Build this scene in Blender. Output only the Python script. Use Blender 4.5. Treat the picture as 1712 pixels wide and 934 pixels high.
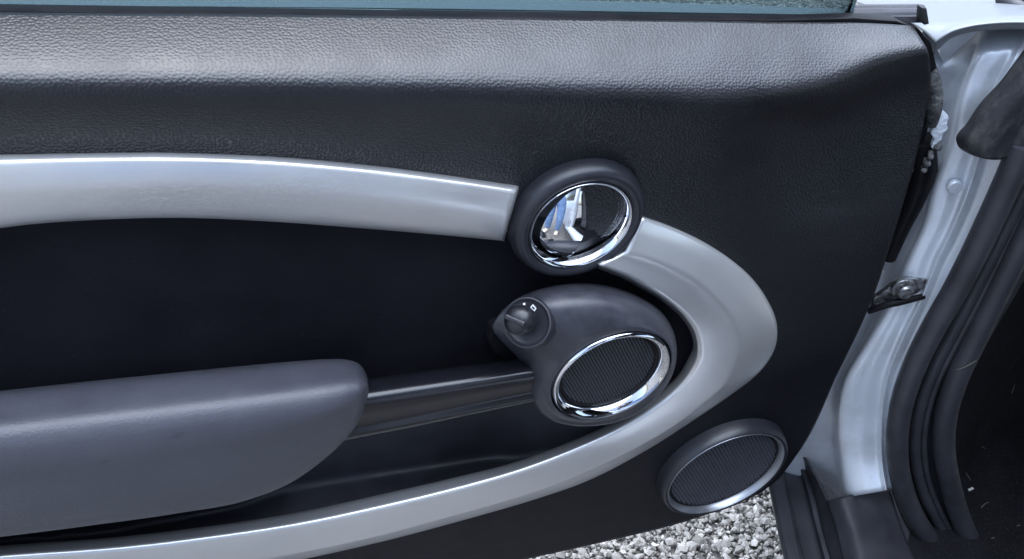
import bpy, bmesh, math, random
import numpy as np
from mathutils import Vector, Matrix
random.seed(4); RNG = np.random.default_rng(7)
R = math.radians
scene = bpy.context.scene
for o in list(bpy.data.objects): bpy.data.objects.remove(o)
C = scene.collection

# ------------------------------------------------------------------ camera
FPX = 1600.0                       # focal length in photo pixels (photo is 1712 wide)
GH = 1.25                          # lens height above the ground
CAMD = 0.53                        # distance of the lens from the door's inner face
_N = np.array([-690., -1560., FPX]); _N /= np.linalg.norm(_N)
_X = np.array([4546., -370., FPX]); _X -= _N*(_X@_N); _X /= np.linalg.norm(_X)
_V = np.cross(_N, _X)
CAM = np.array([0., -CAMD, GH])
def w_dir(c): return np.array([c@_X, c@_N, -(c@_V)])
cam_d = bpy.data.cameras.new('camera'); cam = bpy.data.objects.new('camera', cam_d); C.objects.link(cam)
rt, dn, fw = w_dir(np.array([1., 0, 0])), w_dir(np.array([0, 1., 0])), w_dir(np.array([0, 0, 1.]))
cam.matrix_world = Matrix(((rt[0], -dn[0], -fw[0], CAM[0]), (rt[1], -dn[1], -fw[1], CAM[1]),
                           (rt[2], -dn[2], -fw[2], CAM[2]), (0, 0, 0, 1)))
cam_d.sensor_width = 36; cam_d.lens = FPX/1712*36; cam_d.clip_start = 0.01; cam_d.clip_end = 2000
scene.camera = cam

# ------------------------------------------------------------------ light: overcast sky, broad soft sun high up
SUN_EL, SUN_AZ = R(74), R(-14)      # azimuth from +Y towards +X
world = bpy.data.worlds.new('World'); scene.world = world; world.use_nodes = True
wn = world.node_tree
sky = wn.nodes.new('ShaderNodeTexSky'); sky.sky_type = 'NISHITA'; sky.sun_disc = False
sky.sun_elevation = SUN_EL; sky.sun_rotation = SUN_AZ; sky.air_density = 1.0; sky.dust_density = 3.0; sky.ozone_density = 1.5
hs = wn.nodes.new('ShaderNodeHueSaturation'); hs.inputs['Saturation'].default_value = .85
wn.links.new(sky.outputs[0], hs.inputs['Color']); wn.links.new(hs.outputs[0], wn.nodes['Background'].inputs[0]); wn.nodes['Background'].inputs[1].default_value = 0.05
sd = bpy.data.lights.new('sun', 'SUN'); sd.energy = 1.5; sd.angle = R(100); sd.color = (0.72, 0.84, 1.0)
so = bpy.data.objects.new('sun', sd); C.objects.link(so)
sv = Vector((math.sin(SUN_AZ)*math.cos(SUN_EL), math.cos(SUN_AZ)*math.cos(SUN_EL), math.sin(SUN_EL)))
so.rotation_euler = sv.to_track_quat('Z', 'Y').to_euler(); so.location = (0, 0, 4)
scene.view_settings.view_transform = 'Standard'; scene.view_settings.look = 'None'
scene.view_settings.exposure = 3.0; scene.view_settings.gamma = 1.0

# ------------------------------------------------------------------ geometry helpers
def ray(px, py): return w_dir(np.array([px-856., py-467., FPX]))
def PY(px, py, y=0.0):              # point of the door at depth y behind its inner face
    c = ray(px, py); return CAM + c*(CAMD+y)/c[1]
def PZ(px, py, z):
    c = ray(px, py); return CAM + c*(z-GH)/c[2]
OPEN = R(70)                        # how far the door stands open
FWD = np.array([math.cos(OPEN), math.sin(OPEN), 0.0])      # towards the front of the car
INW = np.array([math.sin(OPEN), -math.cos(OPEN), 0.0])     # towards the cabin
HINGE = np.array([.66, .03, 0.])
def PJ(px, py, s=0.0):              # point on the door jamb, s metres further forward
    c = ray(px, py); p0 = HINGE + FWD*s
    return CAM + c*((p0-CAM)@FWD)/(c@FWD)
def cr(pts, n, ts=None):
    """Catmull-Rom resample of points (any dimension), chord-length parameter."""
    p = np.asarray(pts, float); L = np.r_[0, np.cumsum(np.linalg.norm(np.diff(p, axis=0), axis=1))]
    L = L/L[-1] if ts is None else np.asarray(ts, float)
    q = np.linspace(0, L[-1], n); m = np.gradient(p, L, axis=0) if len(p) > 2 else np.repeat((p[1:]-p[:1])/L[-1], 2, 0)
    i = np.clip(np.searchsorted(L, q, 'right')-1, 0, len(p)-2); h = (L[i+1]-L[i]); t = ((q-L[i])/h)[:, None]; h = h[:, None]
    return ((2*t**3-3*t**2+1)*p[i]+(t**3-2*t**2+t)*h*m[i]+(-2*t**3+3*t**2)*p[i+1]+(t**3-t**2)*h*m[i+1])
def unproj(a, fn):                  # a: (...,3) px,py,depth -> points
    s = a.shape; f = a.reshape(-1, 3)
    return np.array([fn(*q) for q in f]).reshape(s)
def rows_grid(rows, nu, nv, fn=PY, across='smooth'):
    """rows: polylines of (px,py,depth) -> nv x nu grid of points"""
    g = np.array([cr(r, nu) for r in rows])                 # m,nu,3
    g = unproj(g, fn)
    if nv:
        out = np.array([cr(g[:, k], nv, ts=np.linspace(0, 1, len(rows))) for k in range(g.shape[1])]).transpose(1, 0, 2)
        return out
    return g
def mesh(name, v, f, mat, parent=None, smooth=True, sharp=None):
    me = bpy.data.meshes.new(name); me.from_pydata([tuple(map(float, q)) for q in v], [], [tuple(map(int, q)) for q in f])
    me.validate(); me.update()
    me.polygons.foreach_set('use_smooth', [bool(smooth)]*len(me.polygons))
    if sharp: me.set_sharp_from_angle(angle=R(sharp))
    if mat: me.materials.append(mat)
    o = bpy.data.objects.new(name, me); C.objects.link(o)
    if parent: o.parent = parent
    return o
def gridfaces(nv, nu, closed_u=False, closed_v=False):
    f = []
    for j in range(nv if closed_v else nv-1):
        for i in range(nu if closed_u else nu-1):
            a, b = i, (i+1) % nu; c, d = j, (j+1) % nv
            f.append((c*nu+a, c*nu+b, d*nu+b, d*nu+a))
    return f
def grid(name, g, mat, parent=None, closed_u=False, closed_v=False, toward=None, sharp=None, thick=0, keep=None):
    nv, nu = g.shape[:2]; f = gridfaces(nv, nu, closed_u, closed_v); v = g.reshape(-1, 3)
    if keep is not None: f = [q for q in f if keep(q)]
    fa = np.array(f); nrm = np.cross(v[fa[:, 2]]-v[fa[:, 0]], v[fa[:, 3]]-v[fa[:, 1]]).sum(0)
    t = np.array(toward) if toward is not None else CAM - v.mean(0)
    if nrm@t < 0: f = [q[::-1] for q in f]
    o = mesh(name, v, f, mat, parent, True, sharp)
    if thick:
        m = o.modifiers.new('thickness', 'SOLIDIFY'); m.thickness = thick; m.offset = -1
    return o
def lathe(name, centre, axis, prof, mat, parent=None, n=72, sharp=35, closed=False, up=(0, 0, 1)):
    """prof: (radius, height along axis)"""
    a = np.array(axis, float); a /= np.linalg.norm(a); u = np.cross(up, a); u /= np.linalg.norm(u); w = np.cross(a, u)
    th = np.linspace(0, 2*np.pi, n, endpoint=False); c = np.array(centre)
    g = np.array([[c+u*r*math.cos(t)+w*r*math.sin(t)+a*h for t in th] for r, h in prof])
    f = gridfaces(len(prof), n, True, closed); v = list(g.reshape(-1, 3))
    if not closed:
        if prof[0][0] > 1e-6: v.append(c+a*prof[0][1]); k = len(v)-1; f += [(k, (i+1) % n, i) for i in range(n)]
        if prof[-1][0] > 1e-6:
            v.append(c+a*prof[-1][1]); k = len(v)-1; b = (len(prof)-1)*n; f += [(k, b+i, b+(i+1) % n) for i in range(n)]
    o = mesh(name, v, f, mat, parent, True, None)
    bm = bmesh.new(); bm.from_mesh(o.data); bmesh.ops.remove_doubles(bm, verts=bm.verts, dist=1e-6)
    bmesh.ops.recalc_face_normals(bm, faces=bm.faces); bm.to_mesh(o.data); bm.free()
    o.data.polygons.foreach_set('use_smooth', [True]*len(o.data.polygons))
    if sharp: o.data.set_sharp_from_angle(angle=R(sharp))
    return o
def tube(name, pts, rad, mat, parent=None, n=12, res=60, flat=1.0):
    """tube along 3D points; rad scalar or list"""
    p = cr(pts, res); rr = np.interp(np.linspace(0, 1, res), np.linspace(0, 1, len(np.atleast_1d(rad))), np.atleast_1d(rad))
    t = np.gradient(p, axis=0); t /= np.linalg.norm(t, axis=1)[:, None]
    ref = np.array([0.31, -.8, .5]); g = []
    for k in range(res):
        u = np.cross(t[k], ref); u /= np.linalg.norm(u); w = np.cross(u, t[k])
        g.append([p[k]+rr[k]*(u*math.cos(a)+w*flat*math.sin(a)) for a in np.linspace(0, 2*np.pi, n, endpoint=False)])
    g = np.array(g); f = gridfaces(res, n, True); f += [tuple(range(n))[::-1], tuple((res-1)*n+i for i in range(n))]
    return mesh(name, g.reshape(-1, 3), f, mat, parent, True, 60)
def box_axes(name, c, ax, ay, az, mat, parent=None, bev=0.001):
    c = np.array(c); v = [c+np.array(ax)*i+np.array(ay)*j+np.array(az)*k for i in (-1, 1) for j in (-1, 1) for k in (-1, 1)]
    o = mesh(name, v, [(0, 1, 3, 2), (4, 6, 7, 5), (0, 4, 5, 1), (2, 3, 7, 6), (0, 2, 6, 4), (1, 5, 7, 3)], mat, parent, False)
    bm = bmesh.new(); bm.from_mesh(o.data); bmesh.ops.recalc_face_normals(bm, faces=bm.faces)
    if bev: bmesh.ops.bevel(bm, geom=bm.edges[:], offset=bev, segments=2, affect='EDGES', profile=.6)
    bm.to_mesh(o.data); bm.free(); return o
def slab(name, poly, back, mat, parent=None, bev=0.0015):
    """closed solid from a loop of points, pushed along vector `back`"""
    p = [np.array(q) for q in poly]; b = np.array(back); n = len(p)
    bm = bmesh.new(); vs = [bm.verts.new(q) for q in p]; f = bm.faces.new(vs)
    r = bmesh.ops.extrude_face_region(bm, geom=[f]); ev = [e for e in r['geom'] if isinstance(e, bmesh.types.BMVert)]
    bmesh.ops.translate(bm, verts=ev, vec=Vector(b)); bmesh.ops.recalc_face_normals(bm, faces=bm.faces)
    if bev: bmesh.ops.bevel(bm, geom=[e for e in bm.edges], offset=bev, segments=2, affect='EDGES', profile=.6)
    me = bpy.data.meshes.new(name); bm.to_mesh(me); bm.free(); me.materials.append(mat)
    me.polygons.foreach_set('use_smooth', [True]*len(me.polygons)); me.set_sharp_from_angle(angle=R(40))
    o = bpy.data.objects.new(name, me); C.objects.link(o); o.parent = parent; return o
def thing(name, loc, label, cat, group=None):
    o = bpy.data.objects.new(name, None); o.empty_display_size = .05; C.objects.link(o); o['label'] = label; o['category'] = cat
    if group: o['group'] = group
    o.location = loc
    return o
def tag(o, label, cat, group=None):
    o['label'] = label; o['category'] = cat
    if group: o['group'] = group
    return o
def ss(a, b, x):
    t = np.clip((np.asarray(x, float)-a)/(b-a), 0, 1); return t*t*(3-2*t)
def inside(poly, x, y):
    p = np.asarray(poly, float); j = len(p)-1; r = False
    for i in range(len(p)):
        if (p[i, 1] > y) != (p[j, 1] > y) and x < (p[j, 0]-p[i, 0])*(y-p[i, 1])/(p[j, 1]-p[i, 1])+p[i, 0]: r = not r
        j = i
    return r

# ------------------------------------------------------------------ materials
class M:
    def __init__(s, name, col, rough=.5, metal=0., spec=.5, coat=0., coat_rough=.1):
        s.m = bpy.data.materials.new(name); s.m.use_nodes = True; s.nt = s.m.node_tree
        s.b = s.nt.nodes['Principled BSDF']; s.col = col
        s.b.inputs['Base Color'].default_value = (*col, 1); s.b.inputs['Roughness'].default_value = rough
        s.b.inputs['Metallic'].default_value = metal; s.b.inputs['Specular IOR Level'].default_value = spec
        s.b.inputs['Coat Weight'].default_value = coat; s.b.inputs['Coat Roughness'].default_value = coat_rough
        s.tc = s.nt.nodes.new('ShaderNodeTexCoord'); s.h = None
    def n(s, t, **k):
        x = s.nt.nodes.new('ShaderNode'+t)
        for a, v in k.items():
            if a in x.inputs: x.inputs[a].default_value = v
            else: setattr(x, a, v)
        return x
    def link(s, a, b): s.nt.links.new(a, b)
    def noise(s, scale, detail=4, rough=.55, stretch=None):
        x = s.n('TexNoise', Scale=scale, Detail=detail, Roughness=rough)
        if stretch:
            mp = s.n('Mapping'); mp.inputs['Scale'].default_value = stretch; s.link(s.tc.outputs['Object'], mp.inputs[0]); s.link(mp.outputs[0], x.inputs['Vector'])
        else: s.link(s.tc.outputs['Object'], x.inputs['Vector'])
        return x.outputs['Fac']
    def vor(s, scale, feature='F1', rnd=1.0, uv=False):
        x = s.n('TexVoronoi', feature=feature)
        if uv:
            x.voronoi_dimensions = '2D'; x.inputs['Scale'].default_value = scale; x.inputs['Randomness'].default_value = rnd
            s.link(s.tc.outputs['UV'], x.inputs['Vector']); return x.outputs['Distance']
        x.inputs['Scale'].default_value = scale; x.inputs['Randomness'].default_value = rnd
        s.link(s.tc.outputs['Object'], x.inputs['Vector']); return x.outputs['Distance']
    def ramp(s, fac, stops):
        x = s.n('ValToRGB'); e = x.color_ramp.elements
        while len(e) < len(stops): e.new(.5)
        for q, (p, c) in zip(e, stops): q.position = p; q.color = (*c, 1) if len(c) == 3 else c
        s.link(fac, x.inputs[0]); return x.outputs[0]
    def mixcol(s, fac, a, b, mode='MIX'):
        x = s.n('Mix', data_type='RGBA', blend_type=mode)
        if isinstance(fac, (int, float)): x.inputs[0].default_value = fac
        else: s.link(fac, x.inputs[0])
        for i, v in ((6, a), (7, b)):
            if isinstance(v, tuple): x.inputs[i].default_value = (*v, 1)
            else: s.link(v, x.inputs[i])
        return x.outputs[2]
    def math(s, op, a, b=0.):
        x = s.n('Math', operation=op)
        for i, v in ((0, a), (1, b)):
            if isinstance(v, (int, float)): x.inputs[i].default_value = v
            else: s.link(v, x.inputs[i])
        return x.outputs[0]
    def bump(s, fac, dist, strength=1.0):
        x = s.n('Bump', Strength=strength, Distance=dist); s.link(fac, x.inputs['Height'])
        if s.h: s.link(s.h, x.inputs['Normal'])
        s.h = x.outputs[0]; s.link(s.h, s.b.inputs['Normal'])
    def color(s, sock): s.link(sock, s.b.inputs['Base Color'])
    def rough(s, sock): s.link(sock, s.b.inputs['Roughness'])
g3 = lambda v: (v, v, v)
def blotch(m, col, amt=.25, scale=9, rscale=None, r0=.4, r1=.6):
    """slow change of tone and gloss, as on handled surfaces"""
    n = m.noise(scale, 6, .6); a = tuple(c*(1-amt) for c in col); b = tuple(c*(1+amt) for c in col)
    m.color(m.ramp(n, [(.3, a), (.7, b)])); n2 = m.noise(rscale or scale*2.7, 5, .6)
    m.rough(m.ramp(n2, [(.3, g3(r0)), (.7, g3(r1))]))
# grained soft-touch skin of the door card
leather = M('grained_vinyl', (.05, .052, .062), .42, spec=.62)
blotch(leather, (.006, .006, .009), .22, 11, 30, .36, .47)
ed = leather.vor(400, 'F1', .75, True)
_sx = leather.n('SeparateXYZ'); leather.link(leather.tc.outputs['Object'], _sx.inputs[0])
_zm = leather.n('MapRange', interpolation_type='SMOOTHSTEP'); leather.link(_sx.outputs['Z'], _zm.inputs[0])
for _i, _v in ((1, GH-.70), (2, GH-.58), (3, .12), (4, 1.0)): _zm.inputs[_i].default_value = _v
_zt = leather.n('MapRange', interpolation_type='SMOOTHSTEP'); leather.link(_sx.outputs['Z'], _zt.inputs[0])
for _i, _v in ((1, GH-.37), (2, GH-.315), (3, 1.9), (4, .75)): _zt.inputs[_i].default_value = _v
_lint = leather.ramp(leather.noise(300, 3, .4, (1, 1, 2.5)), [(.69, g3(0)), (.77, g3(.6))])
_rub = leather.ramp(leather.noise(16, 10, .8, (.5, 1, 2)), [(.56, g3(0)), (.70, g3(.45))])
leather.color(leather.mixcol(_lint, leather.mixcol(_rub, leather.ramp(leather.noise(11, 6), [(.3, (.0045, .0045, .0065)), (.7, (.008, .008, .011))]), (.022, .0215, .024)), (.07, .07, .072)))
leather.bump(leather.math('MULTIPLY', leather.math('MULTIPLY', leather.ramp(ed, [(.12, g3(0)), (.52, g3(1))]), _zm.outputs[0]), _zt.outputs[0]), .0006, .34)
_sp = leather.n('MapRange'); leather.link(_zm.outputs[0], _sp.inputs[0])
for _i, _v in ((1, .12), (2, 1.), (3, .22), (4, .62)): _sp.inputs[_i].default_value = _v
leather.link(_sp.outputs[0], leather.b.inputs['Specular IOR Level'])
leather.bump(leather.noise(60, 3), .0006, .35)
# smooth dark insert
insert_m = M('dark_insert_vinyl', (.006, .006, .009), .75, spec=.12)
blotch(insert_m, (.006, .006, .009), .3, 14, 25, .7, .85); insert_m.color(insert_m.mixcol(insert_m.ramp(insert_m.noise(330, 3, .4, (1, 1, 3)), [(.70, g3(0)), (.78, g3(.5))]), insert_m.ramp(insert_m.noise(7, 6, .65), [(.3, (.004, .004, .0065)), (.75, (.0115, .0112, .0155))]), (.06, .06, .065))); insert_m.bump(insert_m.noise(700, 3), .0005, .6)
pocket_m = M('pocket_plastic', (.03, .03, .036), .55); blotch(pocket_m, (.019, .019, .026), .25, 20, 40, .45, .65); pocket_m.bump(pocket_m.noise(1200, 2), .0002, .5)
soft = M('soft_black_plastic', (.07, .072, .085), .42); blotch(soft, (.018, .0185, .024), .14, 25, 60, .30, .40)
soft.bump(soft.noise(1900, 2), .00016, .5)
arm_m = M('armrest_skin', (.085, .088, .105), .4); blotch(arm_m, (.070, .071, .090), .12, 14, 40, .38, .48); _k = arm_m.ramp(arm_m.noise(42, 5, .5, (1, 1, 1.6)), [(.70, g3(0)), (.76, g3(.55))])
arm_m.color(arm_m.mixcol(_k, arm_m.ramp(arm_m.noise(10, 6, .6), [(.3, (.050, .0505, .062)), (.7, (.070, .071, .086))]), (.03, .03, .036))); arm_m.bump(arm_m.noise(560, 5), .0006, .6)
bar_m = M('pull_bar_plastic', (.04, .04, .048), .3, spec=.55); blotch(bar_m, (.008, .008, .011), .15, 30, 80, .24, .33); bar_m.rough(bar_m.ramp(bar_m.noise(12, 3), [(.3, g3(.20)), (.7, g3(.25))]))
pod_m = M('worn_pod_paint', (.075, .077, .088), .4)
_n = pod_m.noise(70, 7, .7); pod_m.color(pod_m.ramp(_n, [(.32, (.022, .0225, .029)), (.5, (.032, .033, .041)), (.75, (.046, .046, .055))]))
pod_m.rough(pod_m.ramp(pod_m.noise(110, 6), [(.3, g3(.29)), (.7, g3(.42))])); pod_m.bump(pod_m.noise(1500, 3), .0002, .6)
gloss = M('gloss_black', (.012, .012, .015), .18); gloss.rough(gloss.ramp(gloss.noise(60, 5), [(.3, g3(.14)), (.75, g3(.3))]))
knob_m = M('knob_rubber', (.011, .011, .014), .3); knob_m.rough(knob_m.ramp(knob_m.noise(200, 5), [(.3, g3(.25)), (.75, g3(.42))]))
chrome = M('chrome', (.82, .83, .86), .04, 1.0); chrome.rough(chrome.ramp(chrome.noise(45, 6, .65), [(.35, g3(.015)), (.8, g3(.09))]))
dimring = M('smoked_ring', (.34, .35, .38), .36, .85); dimring.rough(dimring.ramp(dimring.noise(80, 5), [(.3, g3(.32)), (.75, g3(.45))]))
silver = M('silver_trim_paint', (.50, .51, .54), .32, .66, coat=.3, coat_rough=.15)
_n = silver.noise(9, 4); _s = silver.noise(26, 9, .72, (1, 1, 6))
_base = silver.ramp(_n, [(.3, (.66, .65, .645)), (.7, (.73, .72, .71))])
silver.color(silver.mixcol(silver.ramp(silver.noise(15, 8, .7), [(.55, g3(0)), (.85, g3(.15))]), _base, (.43, .42, .41)))
silver.rough(silver.ramp(silver.noise(12, 4), [(.35, g3(.29)), (.7, g3(.36))]))
scuffed = M('scuffed_silver_trim_paint', (.5, .51, .54), .32, .66, coat=.25, coat_rough=.15)
_b = scuffed.ramp(scuffed.noise(9, 4), [(.3, (.66, .65, .645)), (.7, (.73, .72, .71))])
_sx = scuffed.n('SeparateXYZ'); scuffed.link(scuffed.tc.outputs['Object'], _sx.inputs[0])
_ax = scuffed.ramp(scuffed.math('MULTIPLY', scuffed.math('ADD', _sx.outputs['X'], .08), 2.0), [(.0, g3(.3)), (.16, g3(1)), (.3, g3(.9)), (.5, g3(.0))])
_az = scuffed.ramp(scuffed.math('MULTIPLY', scuffed.math('SUBTRACT', _sx.outputs['Z'], GH-.452), 9.0), [(.2, g3(.3)), (.42, g3(1)), (.58, g3(1)), (.70, g3(0))])
_area = scuffed.math('MULTIPLY', _ax, _az)
_ln = scuffed.ramp(scuffed.noise(190, 12, .85, (1, 1, 3)), [(.49, g3(0)), (.52, g3(.38)), (.55, g3(.0))])
_mask = scuffed.math('MULTIPLY', _area, _ln)
scuffed.color(scuffed.mixcol(_mask, _b, (.34, .325, .32))); scuffed.rough(scuffed.ramp(scuffed.noise(30, 6), [(.3, g3(.28)), (.75, g3(.45))]))
scuffed.bump(_mask, .00025, .6)
body = M('silver_car_paint', (.50, .54, .62), .32, .35, coat=.7, coat_rough=.06)
body.color(body.mixcol(body.ramp(body.noise(13, 8, .7), [(.48, g3(0)), (.74, g3(.6))]), (.70, .74, .80), (.40, .40, .41)))
body.rough(body.ramp(body.noise(22, 6), [(.3, g3(.28)), (.75, g3(.5))])); body.bump(body.noise(260, 3), .00025, .35)
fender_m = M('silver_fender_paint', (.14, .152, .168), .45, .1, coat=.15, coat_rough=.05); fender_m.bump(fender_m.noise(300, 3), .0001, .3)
rubber = M('black_rubber', (.022, .022, .025), .5); blotch(rubber, (.032, .032, .039), .4, 16, 30, .38, .62); rubber.bump(rubber.noise(500, 5), .0004, .5)
frame_m = M('black_door_frame', (.016, .015, .017), .45, spec=.1); blotch(frame_m, (.009, .0085, .01), .4, 30, 30, .3, .55)
sill_m = M('sill_plastic', (.045, .045, .05), .45); blotch(sill_m, (.024, .024, .03), .35, 18, 22, .36, .62)
sill_m.bump(sill_m.noise(800, 4), .0003, .5)
dusty = M('dusty_black_plastic', (.03, .03, .033), .5)
_d = dusty.ramp(dusty.noise(24, 9, .75, (1, 1, .5)), [(.54, g3(0)), (.75, g3(1))]); dusty.color(dusty.mixcol(_d, (.018, .018, .022), (.10, .097, .095)))
dusty.rough(dusty.ramp(dusty.noise(30, 5), [(.3, g3(.35)), (.7, g3(.7))])); dusty.bump(dusty.noise(60, 6), .002, .5)
carpet = M('black_carpet', (.012, .012, .014), .95, spec=.2); blotch(carpet, (.0055, .0055, .007), .5, 30, 30, .9, 1.); carpet.color(carpet.mixcol(carpet.ramp(carpet.noise(240, 8, .75), [(.52, g3(0)), (.72, g3(.8))]), carpet.ramp(carpet.noise(18, 5), [(.3, (.005, .005, .0065)), (.7, (.014, .014, .018))]), (.05, .05, .052))); carpet.bump(carpet.noise(900, 4, .8), .003, .9)
foam = M('grey_foam', (.11, .11, .115), .8); foam.color(foam.ramp(foam.noise(120, 6, .7), [(.35, g3(.02)), (.55, (.1, .1, .1)), (.75, (.3, .29, .28))])); foam.bump(foam.noise(260, 5), .003, .8)
metal = M('worn_steel', (.42, .42, .43), .38, .9); metal.color(metal.ramp(metal.noise(140, 6, .7), [(.36, (.05, .045, .045)), (.52, (.35, .35, .36)), (.75, (.6, .6, .6))])); metal.rough(metal.ramp(metal.noise(90, 5), [(.3, g3(.25)), (.7, g3(.6))])); metal.bump(metal.noise(300, 4), .0006, .5)
white = M('white_print', (.75, .76, .78), .5)
straw = M('dry_straw', (.11, .10, .085), .8); paper = M('white_scrap', (.6, .6, .58), .7)

# ================================================================== GROUND
gm = M('gravel_bed', (.2, .195, .19), .9)
_v = gm.n('TexVoronoi'); _v.inputs['Scale'].default_value = 105; gm.link(gm.tc.outputs['Object'], _v.inputs['Vector'])
_c = gm.ramp(_v.outputs['Color'], [(.1, (.04, .037, .034)), (.5, (.13, .124, .117)), (.95, (.28, .267, .25))])
gm.color(_c); gm.bump(gm.ramp(_v.outputs['Distance'], [(0, g3(1)), (.7, g3(0))]), .006, 1.0)
g = mesh('ground', [(-60, -60, 0), (60, -60, 0), (60, 60, 0), (-60, 60, 0)], [(0, 1, 2, 3)], gm.m, smooth=False); g['kind'] = 'structure'
# loose chippings: thousands of angular little stones, one mesh
sm = M('stone_chippings', (.3, .29, .28), .85)
_at = sm.n('Attribute', attribute_name='tone'); _cc = sm.ramp(_at.outputs['Fac'], [(0, (.06, .056, .05)), (.3, (.19, .178, .165)), (.72, (.32, .304, .284)), (1, (.56, .53, .495))])
sm.color(sm.mixcol(sm.ramp(sm.noise(260, 5), [(.35, g3(0)), (.7, g3(.5))]), _cc, (.2, .19, .18))); sm.bump(sm.noise(500, 4), .001, .6)
def gravel():
    ph = (1+5**.5)/2; iv = np.array([(-1, ph, 0), (1, ph, 0), (-1, -ph, 0), (1, -ph, 0), (0, -1, ph), (0, 1, ph), (0, -1, -ph), (0, 1, -ph), (ph, 0, -1), (ph, 0, 1), (-ph, 0, -1), (-ph, 0, 1)])/1.9
    jf = np.array([(0, 11, 5), (0, 5, 1), (0, 1, 7), (0, 7, 10), (0, 10, 11), (1, 5, 9), (5, 11, 4), (11, 10, 2), (10, 7, 6), (7, 1, 8), (3, 9, 4), (3, 4, 2), (3, 2, 6), (3, 6, 8), (3, 8, 9), (4, 9, 5), (2, 4, 11), (6, 2, 10), (8, 6, 7), (9, 8, 1)])
    n = 38000
    x = RNG.uniform(.15, 1.05, n); y = RNG.uniform(-.35, .85, n)
    r = RNG.lognormal(math.log(.0034), .42, n).clip(.002, .0085)
    V = iv[None]*RNG.uniform(.65, 1.3, (n, 12, 1)) * (r[:, None, None]*np.stack([RNG.uniform(.7, 1.35, n), RNG.uniform(.7, 1.35, n), RNG.uniform(.5, 1., n)], 1)[:, None, :])
    a, b = RNG.uniform(0, 6.28, n), RNG.uniform(-.7, .7, n); ca, sa, cb, sb = np.cos(a), np.sin(a), np.cos(b), np.sin(b)
    X_, Y_, Z_ = V[..., 0], V[..., 1], V[..., 2]; Y2 = Y_*cb[:, None]-Z_*sb[:, None]; Z2 = Y_*sb[:, None]+Z_*cb[:, None]
    P = np.stack([X_*ca[:, None]-Y2*sa[:, None]+x[:, None], X_*sa[:, None]+Y2*ca[:, None]+y[:, None], Z2+(r*.45+RNG.uniform(0, .006, n))[:, None]], -1).reshape(-1, 3)
    F = (jf[None]+(np.arange(n)*12)[:, None, None]).reshape(-1, 3)
    me = bpy.data.meshes.new('gravel'); me.vertices.add(len(P)); me.vertices.foreach_set('co', P.ravel())
    me.loops.add(F.size); me.loops.foreach_set('vertex_index', F.ravel().astype(np.int32)); me.polygons.add(len(F))
    me.polygons.foreach_set('loop_start', np.arange(0, F.size, 3, dtype=np.int32)); me.polygons.foreach_set('use_smooth', np.zeros(len(F), bool)); me.update(calc_edges=True); me.validate()
    at = me.attributes.new('tone', 'FLOAT', 'POINT'); at.data.foreach_set('value', np.repeat(RNG.beta(2.0, 2.0, n), 12).astype(np.float32))
    me.materials.append(sm.m); o = bpy.data.objects.new('gravel', me); C.objects.link(o); o['kind'] = 'stuff'
    o['label'] = 'pale grey gravel chippings on the ground below the door'; o['category'] = 'gravel'
gravel()

# ================================================================== CAR DOOR
door = thing('car_door', (0, 0, 0), 'open car door with black grained inner panel, silver trim and chrome ringed handle', 'car door')
L_ = lambda *a: np.array(a, float)
belt = L_((-70, 19), (0, 20), (350, 23), (700, 27), (1050, 32), (1300, 36.5), (1500, 41), (1525, 43))
right = L_((1525, 43), (1538, 62), (1551, 84), (1556, 120), (1549, 180), (1535, 250), (1510, 340), (1482, 430), (1466, 480), (1438, 547), (1400, 625), (1350, 733), (1318, 780), (1302, 801))
bottom = L_((-70, 1125), (400, 1050), (700, 980), (880, 935), (1000, 908), (1164, 866), (1230, 842), (1269, 825), (1302, 801))
ridge = L_((-70, 138), (0, 138), (400, 140), (800, 148), (1100, 160), (1290, 168), (1376, 158), (1413, 143), (1462, 116), (1500, 101), (1551, 84))
def card_depth(px, py):
    yt = np.interp(px, belt[:, 0], belt[:, 1]); yr = np.interp(px, ridge[:, 0], ridge[:, 1])
    rw = ss(1180, 1430, px)                                   # where the roll turns into the hooked end
    dr = -.014*(1-ss(1300, 1556, px)) + .004*ss(1300, 1556, px)
    t = np.clip((yr-py)/np.maximum(yr-yt, 12), 0, 1); up = dr+(.042-dr)*t**1.1
    k = py-yr
    lo_l = dr+(0-dr)*ss(0, 120, k)
    dip = dr + (.022-dr)*ss(0, 34, k); lo_r = dip + (0-.022)*ss(40, 330, k)
    lo = lo_l*(1-rw)+lo_r*rw
    return np.where(py <= yr, up, lo)
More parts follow.
